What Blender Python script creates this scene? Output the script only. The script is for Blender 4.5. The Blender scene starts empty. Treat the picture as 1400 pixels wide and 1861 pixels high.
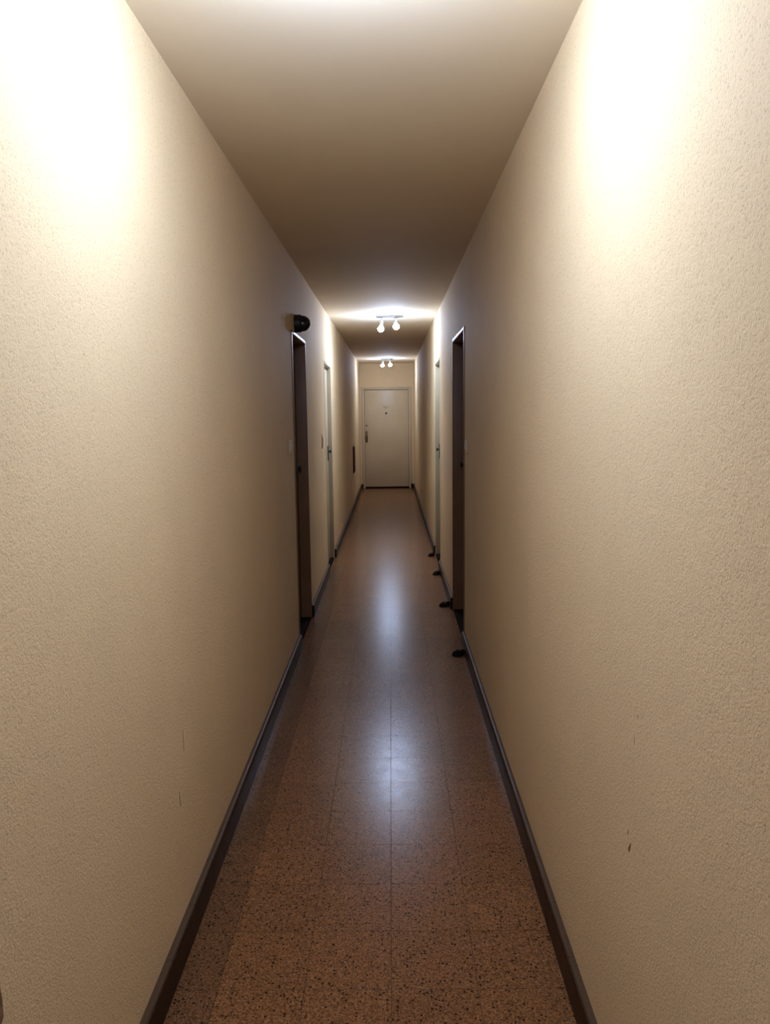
import bpy, bmesh, math, random
from mathutils import Matrix, Vector
random.seed(4)
S = bpy.context.scene
COL = S.collection

# ------------------------------------------------------------------ camera
FPX, VX, VY, ROLL, EYE = 1400.8, 710.04, 749.84, 0.0117, 1.6121
d = Vector(((VX - 700) / FPX, (930.5 - VY) / FPX, -1)).normalized()      # corridor direction (+Y) in camera axes
u = Vector((-math.sin(ROLL), math.cos(ROLL), 0)); u = (u - d * u.dot(d)).normalized()
r = d.cross(u)
cam_data = bpy.data.cameras.new('camera')
cam_data.sensor_fit = 'HORIZONTAL'; cam_data.sensor_width = 36
cam_data.lens = FPX / 1400 * 36
cam_data.clip_start = 0.02
cam = bpy.data.objects.new('camera', cam_data); COL.objects.link(cam)
cam.matrix_world = Matrix.Translation((0, 0, EYE)) @ Matrix((r, d, u)).to_4x4()
S.camera = cam

# ------------------------------------------------------------------ world, exposure
w = bpy.data.worlds.new('world'); S.world = w; w.use_nodes = True
w.node_tree.nodes['Background'].inputs[0].default_value = (0.0, 0.0, 0.0, 1)   # no daylight reaches the corridor
S.view_settings.view_transform = 'Standard'
S.view_settings.look = 'None'
S.view_settings.exposure = 1.1
S.view_settings.gamma = 1
S.view_settings.use_curve_mapping = False
S.cycles.diffuse_bounces = 8
S.cycles.max_bounces = 12
S.cycles.caustics_reflective = False
BULB = (0.75, 0.955, 1.41)
BULB_POWER = 300.0

# ------------------------------------------------------------------ dimensions
XL, XR, H = -0.650, 0.498, 2.64
YN, YE = -2.5, 16.483
BBH, BBT = 0.095, 0.024
# name, side, y0, y1, top, recess, kind
DOORS = [('L', 5.18, 6.00, 2.165, 0.075, 'dark'), ('R', 5.22, 6.20, 2.178, 0.085, 'dark'),
         ('L', 7.68, 8.55, 2.130, 0.042, 'pale'), ('R', 7.82, 8.70, 2.155, 0.045, 'pale')]

# ------------------------------------------------------------------ helpers
def link(o, parent=None):
    COL.objects.link(o)
    if parent is not None: o.parent = parent
    return o
def obj(name, bm, mat, parent=None, smooth=False, bevel=0, seg=2):
    me = bpy.data.meshes.new(name)
    bmesh.ops.recalc_face_normals(bm, faces=bm.faces)
    if bevel:
        bmesh.ops.bevel(bm, geom=list(bm.edges), offset=bevel, segments=seg, affect='EDGES', profile=0.5)
    bm.to_mesh(me); bm.free()
    me.materials.append(mat)
    if smooth or bevel:
        for p in me.polygons: p.use_smooth = True
        if not smooth:
            try: me.set_sharp_from_angle(angle=math.radians(50))
            except Exception: pass
    return link(bpy.data.objects.new(name, me), parent)
def box(bm, x0, x1, y0, y1, z0, z1):
    v = [bm.verts.new((x, y, z)) for x in (x0, x1) for y in (y0, y1) for z in (z0, z1)]
    for f in ((0, 1, 3, 2), (4, 6, 7, 5), (0, 4, 5, 1), (2, 3, 7, 6), (0, 2, 6, 4), (1, 5, 7, 3)):
        bm.faces.new([v[i] for i in f])
def boxbm(*a):
    bm = bmesh.new(); box(bm, *a); return bm
def lathe(bm, prof, n=24, M=None):
    """prof: list of (radius, height) about +Z; M places it."""
    M = M or Matrix.Identity(4)
    rings = []
    for (rr, zz) in prof:
        if rr < 1e-6:
            rings.append([bm.verts.new(M @ Vector((0, 0, zz)))])
        else:
            rings.append([bm.verts.new(M @ Vector((rr * math.cos(2 * math.pi * k / n), rr * math.sin(2 * math.pi * k / n), zz))) for k in range(n)])
    for a, b in zip(rings, rings[1:]):
        for k in range(n):
            k2 = (k + 1) % n
            if len(a) == 1 and len(b) == 1: continue
            if len(a) == 1: bm.faces.new((a[0], b[k], b[k2]))
            elif len(b) == 1: bm.faces.new((a[k], a[k2], b[0]))
            else: bm.faces.new((a[k], a[k2], b[k2], b[k]))
    for ring in (rings[0], rings[-1]):
        if len(ring) > 1: bm.faces.new(ring)
def lathebm(prof, n=24, M=None):
    bm = bmesh.new(); lathe(bm, prof, n, M); return bm
def extrude_profile(bm, pts, axis, a, b):
    """pts: 2-D closed profile in (x,z) extruded along y from a to b."""
    A = [bm.verts.new((x, a, z)) for x, z in pts]; B = [bm.verts.new((x, b, z)) for x, z in pts]
    n = len(pts)
    for k in range(n):
        bm.faces.new((A[k], A[(k + 1) % n], B[(k + 1) % n], B[k]))
    bm.faces.new(A); bm.faces.new(B[::-1])
def empty(name, loc=(0, 0, 0), rz=0):
    o = bpy.data.objects.new(name, None); o.location = loc; o.rotation_euler = (0, 0, rz); o.empty_display_size = 0.1
    return link(o)
def tag(o, label=None, cat=None, group=None, kind=None):
    if label: o['label'] = label
    if cat: o['category'] = cat
    if group: o['group'] = group
    if kind: o['kind'] = kind
    return o

# ------------------------------------------------------------------ materials
def mat(name, color, rough=0.5, metal=0.0, spec=0.5, coat=0.0):
    m = bpy.data.materials.new(name); m.use_nodes = True
    b = m.node_tree.nodes['Principled BSDF']
    b.inputs['Base Color'].default_value = (*color, 1); b.inputs['Roughness'].default_value = rough
    b.inputs['Metallic'].default_value = metal; b.inputs['Specular IOR Level'].default_value = spec
    b.inputs['Coat Weight'].default_value = coat
    return m
def nodes(m): return m.node_tree.nodes, m.node_tree.links, m.node_tree.nodes['Principled BSDF']
def noise(N, L, vec, scale, detail=2, rough=0.5):
    n = N.new('ShaderNodeTexNoise'); n.inputs['Scale'].default_value = scale
    n.inputs['Detail'].default_value = detail; n.inputs['Roughness'].default_value = rough
    L.new(vec, n.inputs['Vector']); return n
def ramp(N, L, fac, stops):
    c = N.new('ShaderNodeValToRGB'); e = c.color_ramp.elements
    while len(e) < len(stops): e.new(0.5)
    for k, (p, col) in enumerate(stops):
        e[k].position = p; e[k].color = (*col, 1)
    L.new(fac, c.inputs['Fac']); return c
def world_pos(N): return N.new('ShaderNodeNewGeometry').outputs['Position']
def vary(m, scale, amt, rscale=None):
    """gentle large-scale tone variation of a paint."""
    N, L, b = nodes(m); c = b.inputs['Base Color'].default_value[:3]
    n = noise(N, L, world_pos(N), scale, 4)
    rp = ramp(N, L, n.outputs['Fac'], [(0.3, tuple(x * (1 - amt) for x in c)), (0.7, tuple(min(1, x * (1 + amt)) for x in c))])
    L.new(rp.outputs['Color'], b.inputs['Base Color'])
    return m

def stucco(name, color, scale, strength, dist, rough=0.75):
    m = mat(name, color, rough, spec=0.25); N, L, b = nodes(m); P = world_pos(N)
    n1 = noise(N, L, P, scale, 3, 0.6); n2 = noise(N, L, P, scale * 0.38, 2)
    mx = N.new('ShaderNodeMath'); mx.operation = 'MULTIPLY_ADD'; mx.inputs[1].default_value = 0.5
    L.new(n2.outputs['Fac'], mx.inputs[0]); L.new(n1.outputs['Fac'], mx.inputs[2])
    bp = N.new('ShaderNodeBump'); bp.inputs['Strength'].default_value = strength; bp.inputs['Distance'].default_value = dist
    L.new(mx.outputs[0], bp.inputs['Height']); L.new(bp.outputs['Normal'], b.inputs['Normal'])
    # darker colour in the pits of the render coat, and faint large blotches
    n3 = noise(N, L, P, 1.7, 4)
    rp = ramp(N, L, n3.outputs['Fac'], [(0.3, tuple(x * 0.96 for x in color)), (0.7, tuple(min(1, x * 1.03) for x in color))])
    pit = ramp(N, L, n1.outputs['Fac'], [(0.30, (0.70, 0.67, 0.64)), (0.44, (1, 1, 1))])
    mul = N.new('ShaderNodeMix'); mul.data_type = 'RGBA'; mul.blend_type = 'MULTIPLY'; mul.inputs['Factor'].default_value = 1
    L.new(rp.outputs['Color'], mul.inputs['A']); L.new(pit.outputs['Color'], mul.inputs['B'])
    L.new(mul.outputs['Result'], b.inputs['Base Color'])
    return m

WALL = (0.735, 0.572, 0.342)
M = {}
M['wall'] = stucco('beige_stucco', WALL, 230, 0.6, 0.0032)
M['wall_end'] = stucco('beige_stucco_end', WALL, 130, 0.3, 0.003)
M['ceiling'] = vary(mat('ceiling_paint', (0.74, 0.64, 0.485), 0.8, spec=0.2), 1.5, 0.03)

def terrazzo(name, base, chipdark, chiplight, rough, spec=0.5, relief=0.06):
    m = mat(name, base, rough, spec=spec); N, L, b = nodes(m)
    P = world_pos(N)
    info = N.new('ShaderNodeObjectInfo')
    add = N.new('ShaderNodeVectorMath'); add.operation = 'MULTIPLY_ADD'
    L.new(info.outputs['Random'], add.inputs[0]); add.inputs[1].default_value = (17, 31, 5); L.new(P, add.inputs[2])
    V = add.outputs[0]
    nz = noise(N, L, V, 150, 3, 0.65)
    matrix = ramp(N, L, nz.outputs['Fac'], [(0.32, tuple(x * 0.45 for x in base)), (0.68, tuple(x * 1.6 for x in base))])
    def chips(scale, lo, hi, keep, prev, col):
        v = N.new('ShaderNodeTexVoronoi'); v.inputs['Scale'].default_value = scale; L.new(V, v.inputs['Vector'])
        sh = ramp(N, L, v.outputs['Distance'], [(lo, (1, 1, 1)), (hi, (0, 0, 0))])
        sep = N.new('ShaderNodeSeparateColor'); L.new(v.outputs['Color'], sep.inputs[0])
        gt = N.new('ShaderNodeMath'); gt.operation = 'LESS_THAN'; gt.inputs[1].default_value = keep; L.new(sep.outputs[0], gt.inputs[0])
        mu = N.new('ShaderNodeMath'); mu.operation = 'MULTIPLY'; L.new(sh.outputs['Color'], mu.inputs[0]); L.new(gt.outputs[0], mu.inputs[1])
        mx = N.new('ShaderNodeMix'); mx.data_type = 'RGBA'; L.new(mu.outputs[0], mx.inputs['Factor'])
        L.new(prev, mx.inputs['A']); mx.inputs['B'].default_value = (*col, 1)
        return mx.outputs['Result']
    c = chips(165, 0.28, 0.5, 0.45, matrix.outputs['Color'], tuple(x * 0.38 for x in base))
    c = chips(95, 0.26, 0.44, 0.26, c, chipdark)
    c = chips(140, 0.2, 0.42, 0.14, c, chiplight)
    tone = ramp(N, L, info.outputs['Random'], [(0, (0.93, 0.93, 0.93)), (1, (1.05, 1.04, 1.03))])
    mul = N.new('ShaderNodeMix'); mul.data_type = 'RGBA'; mul.blend_type = 'MULTIPLY'; mul.inputs['Factor'].default_value = 1
    L.new(c, mul.inputs['A']); L.new(tone.outputs['Color'], mul.inputs['B']); L.new(mul.outputs['Result'], b.inputs['Base Color'])
    rn = noise(N, L, P, 14, 4, 0.6)
    mr = N.new('ShaderNodeMapRange'); mr.inputs['To Min'].default_value = rough * 0.8; mr.inputs['To Max'].default_value = rough * 1.25
    L.new(rn.outputs['Fac'], mr.inputs['Value']); L.new(mr.outputs['Result'], b.inputs['Roughness'])
    bp = N.new('ShaderNodeBump'); bp.inputs['Strength'].default_value = relief; bp.inputs['Distance'].default_value = 0.001
    L.new(nz.outputs['Fac'], bp.inputs['Height']); L.new(bp.outputs['Normal'], b.inputs['Normal'])
    return m
M['floor'] = terrazzo('brown_terrazzo', (0.222, 0.101, 0.040), (0.030, 0.012, 0.006), (0.34, 0.20, 0.12), 0.235, spec=0.17)
M['floor_border'] = terrazzo('dark_border_terrazzo', (0.165, 0.077, 0.033), (0.02, 0.010, 0.005), (0.22, 0.14, 0.08), 0.24, spec=0.24)
M['base'] = terrazzo('dark_terrazzo_skirting', (0.036, 0.018, 0.010), (0.012, 0.007, 0.005), (0.05, 0.03, 0.02), 0.36, spec=0.10, relief=0.0)
def dusty(m, dust):
    """dust lying on faces that look up."""
    N, L, b = nodes(m); src = b.inputs['Base Color'].links[0].from_socket
    sx = N.new('ShaderNodeSeparateXYZ'); L.new(N.new('ShaderNodeNewGeometry').outputs['Normal'], sx.inputs[0])
    mr = N.new('ShaderNodeMapRange'); mr.inputs['From Min'].default_value = 0.55; mr.inputs['From Max'].default_value = 0.98
    mr.inputs['To Max'].default_value = 0.85
    L.new(sx.outputs['Z'], mr.inputs['Value'])
    mx = N.new('ShaderNodeMix'); mx.data_type = 'RGBA'; L.new(mr.outputs['Result'], mx.inputs['Factor'])
    L.new(src, mx.inputs['A']); mx.inputs['B'].default_value = (*dust, 1); L.new(mx.outputs['Result'], b.inputs['Base Color'])
dusty(M['base'], (0.105, 0.065, 0.038))
M['grout'] = vary(mat('dark_grout', (0.055, 0.030, 0.018), 0.8, spec=0.1), 30, 0.2)
M['dark_door'] = vary(mat('dark_brown_gloss_paint', (0.140, 0.075, 0.038), 0.40, spec=0.28), 6, 0.12)
M['dark_frame'] = vary(mat('dark_brown_metal_frame', (0.210, 0.115, 0.058), 0.38, spec=0.26), 6, 0.10)
M['pale_door'] = vary(mat('pale_grey_green_paint', (0.50, 0.43, 0.30), 0.45, spec=0.35), 3, 0.05)
M['pale_frame'] = vary(mat('pale_frame_paint', (0.47, 0.405, 0.285), 0.45, spec=0.35), 3, 0.05)
M['cream_door'] = vary(mat('cream_gloss_paint', (0.59, 0.48, 0.305), 0.34, spec=0.3), 3, 0.05)
M['cream_frame'] = vary(mat('cream_frame_paint', (0.56, 0.455, 0.30), 0.5, spec=0.2), 3, 0.05)
M['brass'] = vary(mat('dull_brass', (0.20, 0.14, 0.07), 0.4, metal=0.8), 40, 0.15)
M['dark_metal'] = vary(mat('dark_metal', (0.06, 0.055, 0.05), 0.4, metal=0.6), 40, 0.15)
M['steel'] = vary(mat('brushed_steel', (0.42, 0.43, 0.43), 0.35, metal=0.9), 40, 0.1)
M['black'] = vary(mat('black_plastic', (0.012, 0.011, 0.011), 0.35), 20, 0.2)
M['black_gloss'] = vary(mat('black_dome_plastic', (0.008, 0.008, 0.009), 0.10), 20, 0.2)
M['rubber'] = vary(mat('black_rubber', (0.008, 0.007, 0.007), 0.8, spec=0.1), 40, 0.3)
M['plastic'] = vary(mat('ivory_plastic', (0.62, 0.53, 0.40), 0.4), 20, 0.05)
M['redwood'] = vary(mat('red_brown_wood', (0.10, 0.028, 0.015), 0.6, spec=0.12), 12, 0.25)
M['threshold'] = vary(mat('dark_threshold', (0.016, 0.010, 0.008), 0.9, spec=0.04), 12, 0.2)
M['mark'] = vary(mat('exposed_brown_plaster', (0.20, 0.115, 0.055), 0.9), 60, 0.3)
M['scuff'] = vary(mat('grey_brown_scuff', (0.34, 0.25, 0.16), 0.9), 60, 0.2)
M['bulb_base'] = mat('white_bulb_plastic', (0.8, 0.8, 0.8), 0.4)
def lit(name, power):
    m = bpy.data.materials.new(name); m.use_nodes = True
    N, L, b = nodes(m); b.inputs['Base Color'].default_value = (0.9, 0.9, 0.9, 1)
    b.inputs['Emission Color'].default_value = (*BULB, 1); b.inputs['Emission Strength'].default_value = power
    return m
M['bulb'] = lit('lit_bulb', BULB_POWER); M['bulb_near'] = lit('lit_bulb_near', BULB_POWER * 0.9); M['bulb_weak'] = lit('lit_bulb_weak', BULB_POWER * 0.6)

# ------------------------------------------------------------------ setting: walls, ceiling
def notched_wall(name, P, a0, a1, thick, holes, m):
    """solid wall from quads: P(t, depth, z) maps along-wall position, depth and height to a point; holes are (t0, t1, top)."""
    bm = bmesh.new(); ZT = H + 0.1
    def quad(*pts): bm.faces.new([bm.verts.new(P(*p)) for p in pts])
    def column(t0, t1, z0):
        for dp in (0, thick): quad((t0, dp, z0), (t1, dp, z0), (t1, dp, ZT), (t0, dp, ZT))
        quad((t0, 0, z0), (t1, 0, z0), (t1, thick, z0), (t0, thick, z0))
        quad((t0, 0, ZT), (t1, 0, ZT), (t1, thick, ZT), (t0, thick, ZT))
    t = a0
    quad((a0, 0, 0), (a0, thick, 0), (a0, thick, ZT), (a0, 0, ZT))
    for (t0, t1, top) in sorted(holes):
        column(t, t0, 0); column(t0, t1, top)
        for q in (t0, t1): quad((q, 0, 0), (q, thick, 0), (q, thick, top), (q, 0, top))
        t = t1
    column(t, a1, 0)
    quad((a1, 0, 0), (a1, thick, 0), (a1, thick, ZT), (a1, 0, ZT))
    bmesh.ops.remove_doubles(bm, verts=bm.verts, dist=1e-5)
    return obj(name, bm, m)
def side_wall(name, xin, xout, holes):
    s = 1 if xout > xin else -1
    return notched_wall(name, lambda t, dp, z: (xin + s * dp, t, z), YN - 0.2, YE + 0.2, abs(xout - xin), holes, M['wall'])
wall_left = tag(side_wall('wall_left', XL, XL - 0.16, [(a, b_, t) for s, a, b_, t, *_ in DOORS if s == 'L']),
                'long beige stucco wall on the left of the corridor', 'wall', kind='structure')
wall_right = tag(side_wall('wall_right', XR, XR + 0.16, [(a, b_, t) for s, a, b_, t, *_ in DOORS if s == 'R']),
                 'long beige stucco wall on the right of the corridor', 'wall', kind='structure')
# end wall with the opening of the end door
EX0, EX1, ETOP = -0.615, 0.445, 2.15
wb = notched_wall('wall_back', lambda t, dp, z: (t, YE + dp, z), XL, XR, 0.16, [(EX0, EX1, ETOP)], M['wall_end'])
tag(wb, 'beige wall closing the far end of the corridor above the cream door', 'wall', kind='structure')
tag(obj('wall_front', boxbm(XL, XR, YN - 0.16, YN, 0, H), M['wall_end']), 'beige wall behind the camera', 'wall', kind='structure')
tag(obj('ceiling', boxbm(XL, XR, YN, YE, H, H + 0.1), M['ceiling']), 'smooth cream painted corridor ceiling', 'ceiling', kind='structure')

# wall damage
def flake(parent, x, side, y, z, wid, hgt, lean, m, name):
    """thin pointed flake standing a hair proud of the wall."""
    bm = bmesh.new(); t = 0.0006 * side
    prof = [(-0.5, -0.5), (0.15, -0.52), (0.5, -0.42), (0.42, -0.1), (0.1, 0.28), (-0.25, 0.52), (-0.40, 0.2), (-0.55, -0.15)]
    A = [bm.verts.new((x + t, y + p * wid + lean * q, z + q * hgt)) for p, q in prof]
    B = [bm.verts.new((x - t, y + p * wid + lean * q, z + q * hgt)) for p, q in prof]
    for k in range(8): bm.faces.new((A[k], A[(k + 1) % 8], B[(k + 1) % 8], B[k]))
    bm.faces.new(A); bm.faces.new(B[::-1])
    o = obj(name, bm, m, parent); return o
flake(wall_right, XR, -1, 1.538, 0.690, 0.010, 0.026, -0.012, M['mark'], 'paint_chip')
flake(wall_right, XR, -1, 1.552, 0.716, 0.004, 0.016, -0.006, M['scuff'], 'paint_chip')
flake(wall_right, XR, -1, 1.512, 0.990, 0.003, 0.010, 0.0, M['scuff'], 'paint_chip')
flake(wall_right, XR, -1, 1.528, 0.932, 0.003, 0.018, 0.0, M['scuff'], 'paint_chip')
flake(wall_left, XL, 1, 2.195, 0.462, 0.006, 0.05, -0.01, M['scuff'], 'paint_chip')
flake(wall_left, XL, 1, 2.26, 0.62, 0.003, 0.07, 0.0, M['scuff'], 'paint_chip')
flake(wall_left, XL, 1, 1.138, 0.675, 0.030, 0.10, 0.01, M['mark'], 'paint_chip')

# ------------------------------------------------------------------ floor: terrazzo tiles
PITCH, GAP, Y_REF, X_REF = 0.245, 0.0014, 3.208, -0.017
floor = tag(obj('floor', boxbm(XL, XR, YN, YE + 0.02, -0.1, -0.0025), M['grout']), 'polished brown speckled terrazzo corridor floor', 'floor', kind='structure')
xs = [XL] + [X_REF + PITCH * k for k in (-2, -1, 0, 1, 2)]
if XR - xs[-1] > 0.03: xs.append(XR)
else: xs[-1] = XR
def tile_box(bm, x0, x1, y0, y1):
    g = GAP / 2; z0, z1, c = -0.004, 0.0, 0.0003
    lo = [(x0 + g, y0 + g), (x1 - g, y0 + g), (x1 - g, y1 - g), (x0 + g, y1 - g)]
    hi = [(x0 + g + c, y0 + g + c), (x1 - g - c, y0 + g + c), (x1 - g - c, y1 - g - c), (x0 + g + c, y1 - g - c)]
    a = [bm.verts.new((x, y, z0)) for x, y in lo]; b_ = [bm.verts.new((x, y, z1 - c * 0.5)) for x, y in lo]
    t = [bm.verts.new((x, y, z1)) for x, y in hi]
    for k in range(4):
        k2 = (k + 1) % 4
        bm.faces.new((a[k], a[k2], b_[k2], b_[k])); bm.faces.new((b_[k], b_[k2], t[k2], t[k]))
    bm.faces.new(t)
K0, K1 = -8, 20
for k in range(K0, K1):
    y0 = Y_REF + PITCH * k
    for x0, x1 in zip(xs, xs[1:]):
        bm = bmesh.new(); tile_box(bm, x0, x1, y0, y0 + PITCH)
        obj('floor_tile', bm, M['floor_border' if x0 == XL else 'floor'], floor)
bm = bmesh.new()
k = -24
while Y_REF + PITCH * k < YE:
    if not (K0 <= k < K1):
        y0, y1 = Y_REF + PITCH * k, min(Y_REF + PITCH * (k + 1), YE + 0.02)
        if y1 > YN:
            for x0, x1 in zip(xs, xs[1:]): tile_box(bm, x0, x1, max(y0, YN), y1)
    k += 1
tag(obj('distant_floor_tiles', bm, M['floor'], floor), kind='stuff')

# ------------------------------------------------------------------ skirting
def skirt_profile(x, s):
    """s=+1: skirting on the left wall, growing to +x. Rounded nose at the top."""
    p = [(x, 0.0), (x + s * BBT, 0.0)]
    R = 0.014
    for a in range(0, 91, 15):
        t = math.radians(a)
        p.append((x + s * (BBT - R + R * math.cos(t)), BBH - R + R * math.sin(t)))
    p.append((x, BBH))
    return p
def skirting(name, label, x, s, holes):
    root_bm = bmesh.new()
    spans, y = [], YN
    for y0, y1, _ in sorted(holes):
        spans.append((y, y0)); y = y1
    spans.append((y, YE))
    pieces = []
    for a, b_ in spans:
        c0, c1 = max(a, Y_REF + PITCH * K0), min(b_, Y_REF + PITCH * K1)
        if c1 <= c0: extrude_profile(root_bm, skirt_profile(x, s), 'y', a, b_); continue
        if a < c0: extrude_profile(root_bm, skirt_profile(x, s), 'y', a, c0)
        if c1 < b_: extrude_profile(root_bm, skirt_profile(x, s), 'y', c1, b_)
        cuts = [c0] + [Y_REF + PITCH * k for k in range(K0, K1 + 1) if c0 + 0.04 < Y_REF + PITCH * k < c1 - 0.04] + [c1]
        pieces += list(zip(cuts, cuts[1:]))
    root = tag(obj(name, root_bm, M['base'], smooth=False), label, 'skirting', kind='structure')
    for a, b_ in pieces:
        bm = bmesh.new(); extrude_profile(bm, skirt_profile(x, s), 'y', a + 0.0005, b_ - 0.0005)
        o = obj('skirting_tile', bm, M['base'], root)
        for p in o.data.polygons: p.use_smooth = True
        o.data.set_sharp_from_angle(angle=math.radians(40))
    return root
skirting('baseboard_left', 'dark brown polished skirting along the left wall', XL, 1, [(a, b_, t) for sd, a, b_, t, *_ in DOORS if sd == 'L'])
skirting('baseboard_right', 'dark brown polished skirting along the right wall', XR, -1, [(a, b_, t) for sd, a, b_, t, *_ in DOORS if sd == 'R'])
tag(obj('baseboard_back', boxbm(XL + BBT, EX0 + 0.02, YE - BBT, YE, 0, 0.10), M['base'], bevel=0.004), 'short dark skirting stub left of the end door', 'skirting', kind='structure')
tag(obj('baseboard_back', boxbm(EX1 - 0.02, XR - BBT, YE - BBT, YE, 0, 0.10), M['base'], bevel=0.004), 'short dark skirting stub right of the end door', 'skirting', kind='structure')

# ------------------------------------------------------------------ side doors
labels = ['near dark brown door recessed in the left wall under the black dome', 'near dark brown door recessed in the right wall',
          'pale grey-green door recessed in the left wall beside the middle lamp', 'pale grey-green door recessed in the right wall beside the middle lamp']
for i, (sd, y0, y1, top, rec, kind) in enumerate(DOORS):
    x, o_ = (XL, -1) if sd == 'L' else (XR, 1)          # o_ points out of the corridor, into the wall
    root = tag(empty(f'door_{i + 1}', (x, (y0 + y1) / 2, 0)), labels[i], 'door', kind='structure')
    dark = kind == 'dark'
    fm = M['dark_frame'] if dark else M['pale_frame']; lm = M['dark_door'] if dark else M['pale_door']
    fw, proud = (0.028, 0.006) if dark else (0.030, 0.003)
    base_z = 0.0
    def part(name, bm, m_, bevel=0.0, seg=3):
        o = obj(name, bm, m_, root, bevel=bevel, seg=seg)
        o.matrix_parent_inverse = Matrix.Translation((-x, -(y0 + y1) / 2, 0)); return o
    xa, xb = x - o_ * proud, x + o_ * (rec + 0.05)
    X = lambda a, b_: (min(a, b_), max(a, b_))
    part('jamb', boxbm(*X(xa, xb), y0, y0 + fw, 0, top), fm, 0.007, 4)
    part('jamb', boxbm(*X(xa, xb), y1 - fw, y1, 0, top), fm, 0.007, 4)
    part('frame_head', boxbm(*X(xa, xb), y0 + fw, y1 - fw, top - fw, top), fm, 0.007, 4)
    lx0, lx1 = x + o_ * rec, x + o_ * (rec + 0.04)
    part('leaf', boxbm(*X(lx0, lx1), y0 + fw - 0.001, y1 - fw + 0.001, 0.008, top - fw + 0.001), lm, 0.003, 2)
    part('threshold', boxbm(*X(x + o_ * 0.004, x + o_ * 0.15), y0, y1, -0.004, 0.006), M['threshold'])
    hy = y1 - 0.11
    hx0, hx1 = lx0 + o_ * 0.001, lx0 - o_ * 0.008
    part('handle_plate', boxbm(*X(hx0, hx1), hy - 0.022, hy + 0.022, 1.10, 1.26), M['dark_metal'], 0.003)
    bm = bmesh.new()
    Mx = Matrix.Translation((lx0 - o_ * 0.006, hy, 1.20)) @ Matrix.Rotation(-o_ * math.pi / 2, 4, 'Y')
    lathe(bm, [(0.010, 0), (0.009, 0.010), (0.009, 0.016), (0.016, 0.020), (0.020, 0.026), (0.018, 0.032), (0.0, 0.034)], 14, Mx)
    part('knob', bm, M['dark_metal'])

# ------------------------------------------------------------------ end door
root = tag(empty('door_5', ((EX0 + EX1) / 2, YE, 0)), 'cream gloss door closing the far end of the corridor', 'door', kind='structure')
cx = (EX0 + EX1) / 2
def part(name, bm, m_, bevel=0.0, seg=2, parent=root):
    o = obj(name, bm, m_, parent, bevel=bevel, seg=seg)
    if parent is root: o.matrix_parent_inverse = Matrix.Translation((-cx, -YE, 0))
    return o
LX0, LX1 = -0.552, 0.380
part('jamb', boxbm(EX0, LX0 - 0.004, YE - 0.012, YE + 0.10, 0, ETOP), M['cream_frame'], 0.006)
part('jamb', boxbm(LX1 + 0.004, EX1, YE - 0.012, YE + 0.10, 0, ETOP), M['cream_frame'], 0.006)
part('frame_head', boxbm(LX0 - 0.004, LX1 + 0.004, YE - 0.012, YE + 0.10, 2.094, ETOP), M['cream_frame'], 0.006)
part('leaf', boxbm(LX0, LX1, YE + 0.014, YE + 0.055, 0.036, 2.088), M['cream_door'], 0.003)
part('threshold', boxbm(LX0 - 0.004, LX1 + 0.004, YE - 0.004, YE + 0.10, 0.0, 0.018), M['threshold'])
part('back_panel', boxbm(LX0 - 0.004, LX1 + 0.004, YE + 0.09, YE + 0.10, 0.018, 2.094), M['threshold'])
def disc(y, rr, t, X, Z, n=20):
    bm = bmesh.new()
    lathe(bm, [(rr, 0), (rr, t * 0.6), (rr * 0.8, t), (0, t)], n, Matrix.Translation((X, y, Z)) @ Matrix.Rotation(math.pi / 2, 4, 'X'))
    return bm
part('peephole', disc(YE + 0.015, 0.021, 0.012, -0.094, 1.600), M['dark_metal'])
part('number_plate', boxbm(-0.145, -0.065, YE + 0.008, YE + 0.015, 1.705, 1.775), M['cream_frame'], 0.002)
part('handle_plate', boxbm(-0.540, -0.492, YE + 0.006, YE + 0.015, 0.985, 1.225), M['brass'], 0.003)
part('knob', lathebm([(0.012, 0), (0.010, 0.02), (0.020, 0.03), (0.024, 0.042), (0.018, 0.052), (0, 0.054)], 16,
     Matrix.Translation((-0.516, YE + 0.008, 1.11)) @ Matrix.Rotation(math.pi / 2, 4, 'X')), M['brass'])
part('lock_cylinder', disc(YE + 0.015, 0.018, 0.010, -0.512, 1.345), M['brass'])

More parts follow.
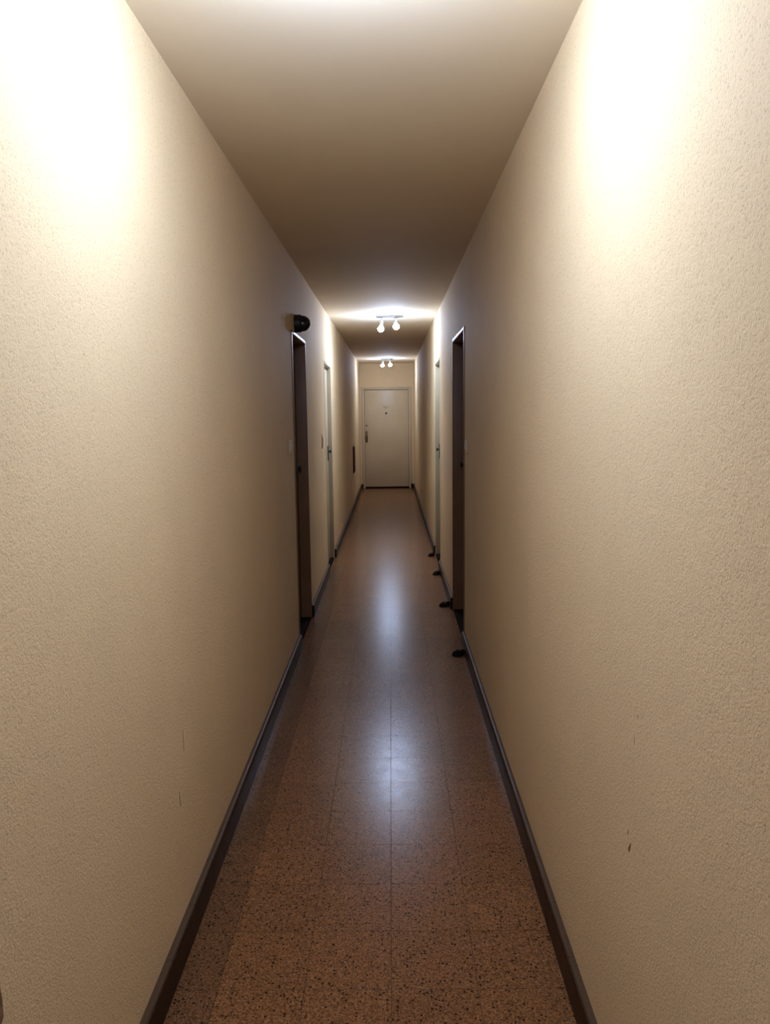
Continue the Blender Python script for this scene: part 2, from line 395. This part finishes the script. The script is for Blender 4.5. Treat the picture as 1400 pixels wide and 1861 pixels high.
# ------------------------------------------------------------------ ceiling lamps
def place(child, parent):   # built in parent's local space
    child.parent = parent; return child
def bulb_axis(tilt_x, tilt_y):
    return Matrix.Rotation(tilt_y, 4, 'X') @ Matrix.Rotation(tilt_x, 4, 'Y') @ Matrix.Rotation(math.pi, 4, 'X')
def ceiling_lamp(loc, rz, label, bulbs, plate=(0.147, 0.035), bulb='bulb'):
    """bulbs: list of (x, y, drop, tilt_x, tilt_y) in the lamp's own frame, z = 0 at the ceiling."""
    root = tag(empty('ceiling_lamp', loc, rz), label, 'lamp', 'twin-bulb lamps along the ceiling')
    obj('ceiling_plate', boxbm(-plate[0], plate[0], -plate[1], plate[1], -0.018, 0.0), M['steel'], root, bevel=0.004)
    for (bx, by, drop, tx, ty) in bulbs:
        A = Matrix.Translation((bx, by, -0.018)) @ bulb_axis(tx, ty)
        sk = bmesh.new()      # stem and lamp holder, z grows downwards along the bulb's axis
        lathe(sk, [(0.018, -0.004), (0.018, 0.004), (0.007, 0.008), (0.007, drop), (0.019, drop + 0.003), (0.021, drop + 0.010), (0.021, drop + 0.036), (0.015, drop + 0.038)], 18, A)
        holder = obj('lamp_holder', sk, M['steel'], root, smooth=False)
        for p in holder.data.polygons: p.use_smooth = True
        holder.data.set_sharp_from_angle(angle=math.radians(40))
        z = drop + 0.036
        bb = bmesh.new()
        lathe(bb, [(0.014, z), (0.016, z + 0.006), (0.024, z + 0.022), (0.0325, z + 0.040), (0.0338, z + 0.046)], 24, A)
        base = obj('bulb', bb, M['bulb_base'], root, smooth=True)
        gl = bmesh.new(); R = 0.034; zc = z + 0.052
        prof = [(R * 0.985, z + 0.046)] + [(R * math.cos(math.radians(a)), zc + R * math.sin(math.radians(a))) for a in range(0, 90, 10)] + [(0, zc + R)]
        lathe(gl, prof, 28, A)
        obj('bulb_dome', gl, M[bulb], base, smooth=True)
    return root
ceiling_lamp((-0.085, 1.645, H), 0.0, 'nearest twin-bulb ceiling lamp, just above the top of the photo',
             [(-0.085, 0.0, 0.012, 0.05, 0.28), (0.075, 0.0, 0.016, -0.05, 0.10)], bulb='bulb_near')
ceiling_lamp((0.003, 8.45, H), 0.0, 'twin-bulb ceiling lamp in mid corridor between the two pale doors',
             [(-0.085, 0.0, 0.030, 0.10, 0.0), (0.062, -0.02, 0.026, -0.05, -0.45)])
ceiling_lamp((-0.060, 15.08, H), 0.0, 'farthest twin-bulb ceiling lamp, in front of the end door',
             [(-0.075, 0.0, 0.016, 0.10, 0.0), (0.060, -0.02, 0.020, -0.05, -0.35)], plate=(0.11, 0.035), bulb='bulb_weak')

# ------------------------------------------------------------------ small things on the walls
A = Matrix.Translation((0, 0, 0)) @ Matrix.Rotation(math.pi / 2, 4, 'Y')
t = tag(empty('dome_camera', (XL, 5.41, 2.226)), 'small black dome camera on the left wall above the near dark door', 'camera')
obj('mounting_ring', lathebm([(0.060, -0.002), (0.060, 0.040), (0.057, 0.046), (0.050, 0.047)], 32, A), M['black'], t, bevel=0)
obj('dome', lathebm([(0.054, 0.044)] + [(0.054 * math.cos(math.radians(a)), 0.050 + 0.058 * math.sin(math.radians(a))) for a in range(0, 90, 8)] + [(0, 0.108)], 32, A), M['black_gloss'], t, smooth=True)

def switch(name, label, x, s, y, z, hw, hh, cat, group=None):
    t = tag(empty(name, (x, y, z)), label, cat, group)
    obj('cover_plate', boxbm(min(-s * 0.001, s * 0.009), max(-s * 0.001, s * 0.009), -hw, hw, -hh, hh), M['plastic'], t, bevel=0.003)
    obj('button', boxbm(min(s * 0.008, s * 0.014), max(s * 0.008, s * 0.014), -hw * 0.5, hw * 0.5, -hh * 0.5, hh * 0.5), M['plastic'], t, bevel=0.002)
switch('light_switch', 'ivory light switch on the left wall just before the near dark door', XL, 1, 4.95, 1.40, 0.04, 0.042, 'switch')
switch('light_switch', 'ivory light switch on the right wall just before the near dark door', XR, -1, 5.07, 1.385, 0.036, 0.042, 'switch')
switch('doorbell_button', 'narrow doorbell button on the left wall between the dark and the pale door', XL, 1, 7.29, 1.35, 0.03, 0.065, 'doorbell')

t = tag(empty('wall_cabinet', (XL, 13.30, 0.82)), 'shallow red-brown wall cabinet low on the left wall near the end door', 'cabinet')
obj('cabinet_body', boxbm(-0.001, 0.016, -0.21, 0.21, -0.225, 0.225), M['redwood'], t, bevel=0.002)
dr = obj('cabinet_door', boxbm(0.015, 0.024, -0.195, 0.195, -0.210, 0.210), M['redwood'], t, bevel=0.002)
obj('knob', lathebm([(0.008, 0), (0.006, 0.008), (0.010, 0.014), (0, 0.017)], 12, Matrix.Translation((0.023, -0.16, 0)) @ A), M['dark_metal'], dr)

# ------------------------------------------------------------------ rubber stops on the floor at the right
stop_labels = ['nearest black rubber stop on the floor, before the near dark door on the right',
               'black rubber stop on the floor just past the near dark door on the right',
               'black rubber stop on the floor just before the pale door on the right',
               'farthest black rubber stop on the floor, by the pale door on the right']
for i, (y, xc, sc) in enumerate([(4.985, 0.428, 1.0), (6.300, 0.424, 1.0), (7.560, 0.436, 0.9), (8.56, 0.432, 0.75)]):
    t = tag(empty('door_stop', (xc, y, 0.0)), stop_labels[i], 'doorstop', 'rubber stops along the right skirting')
    obj('hump', lathebm([(0.036, 0.0), (0.037, 0.008), (0.034, 0.018), (0.026, 0.028), (0.014, 0.036), (0.006, 0.044), (0, 0.045)], 20, Matrix.Diagonal((sc, 1, 0.85, 1))), M['rubber'], t, smooth=True)
    xe = XR - BBT - xc
    bm = bmesh.new()
    lathe(bm, [(0.010, 0.0), (0.010, xe - 0.030), (0.020, xe - 0.022), (0.021, xe - 0.006), (0.018, xe)], 16, Matrix.Translation((0, 0, 0.021)) @ A)
    obj('wall_plug', bm, M['rubber'], t, smooth=True)
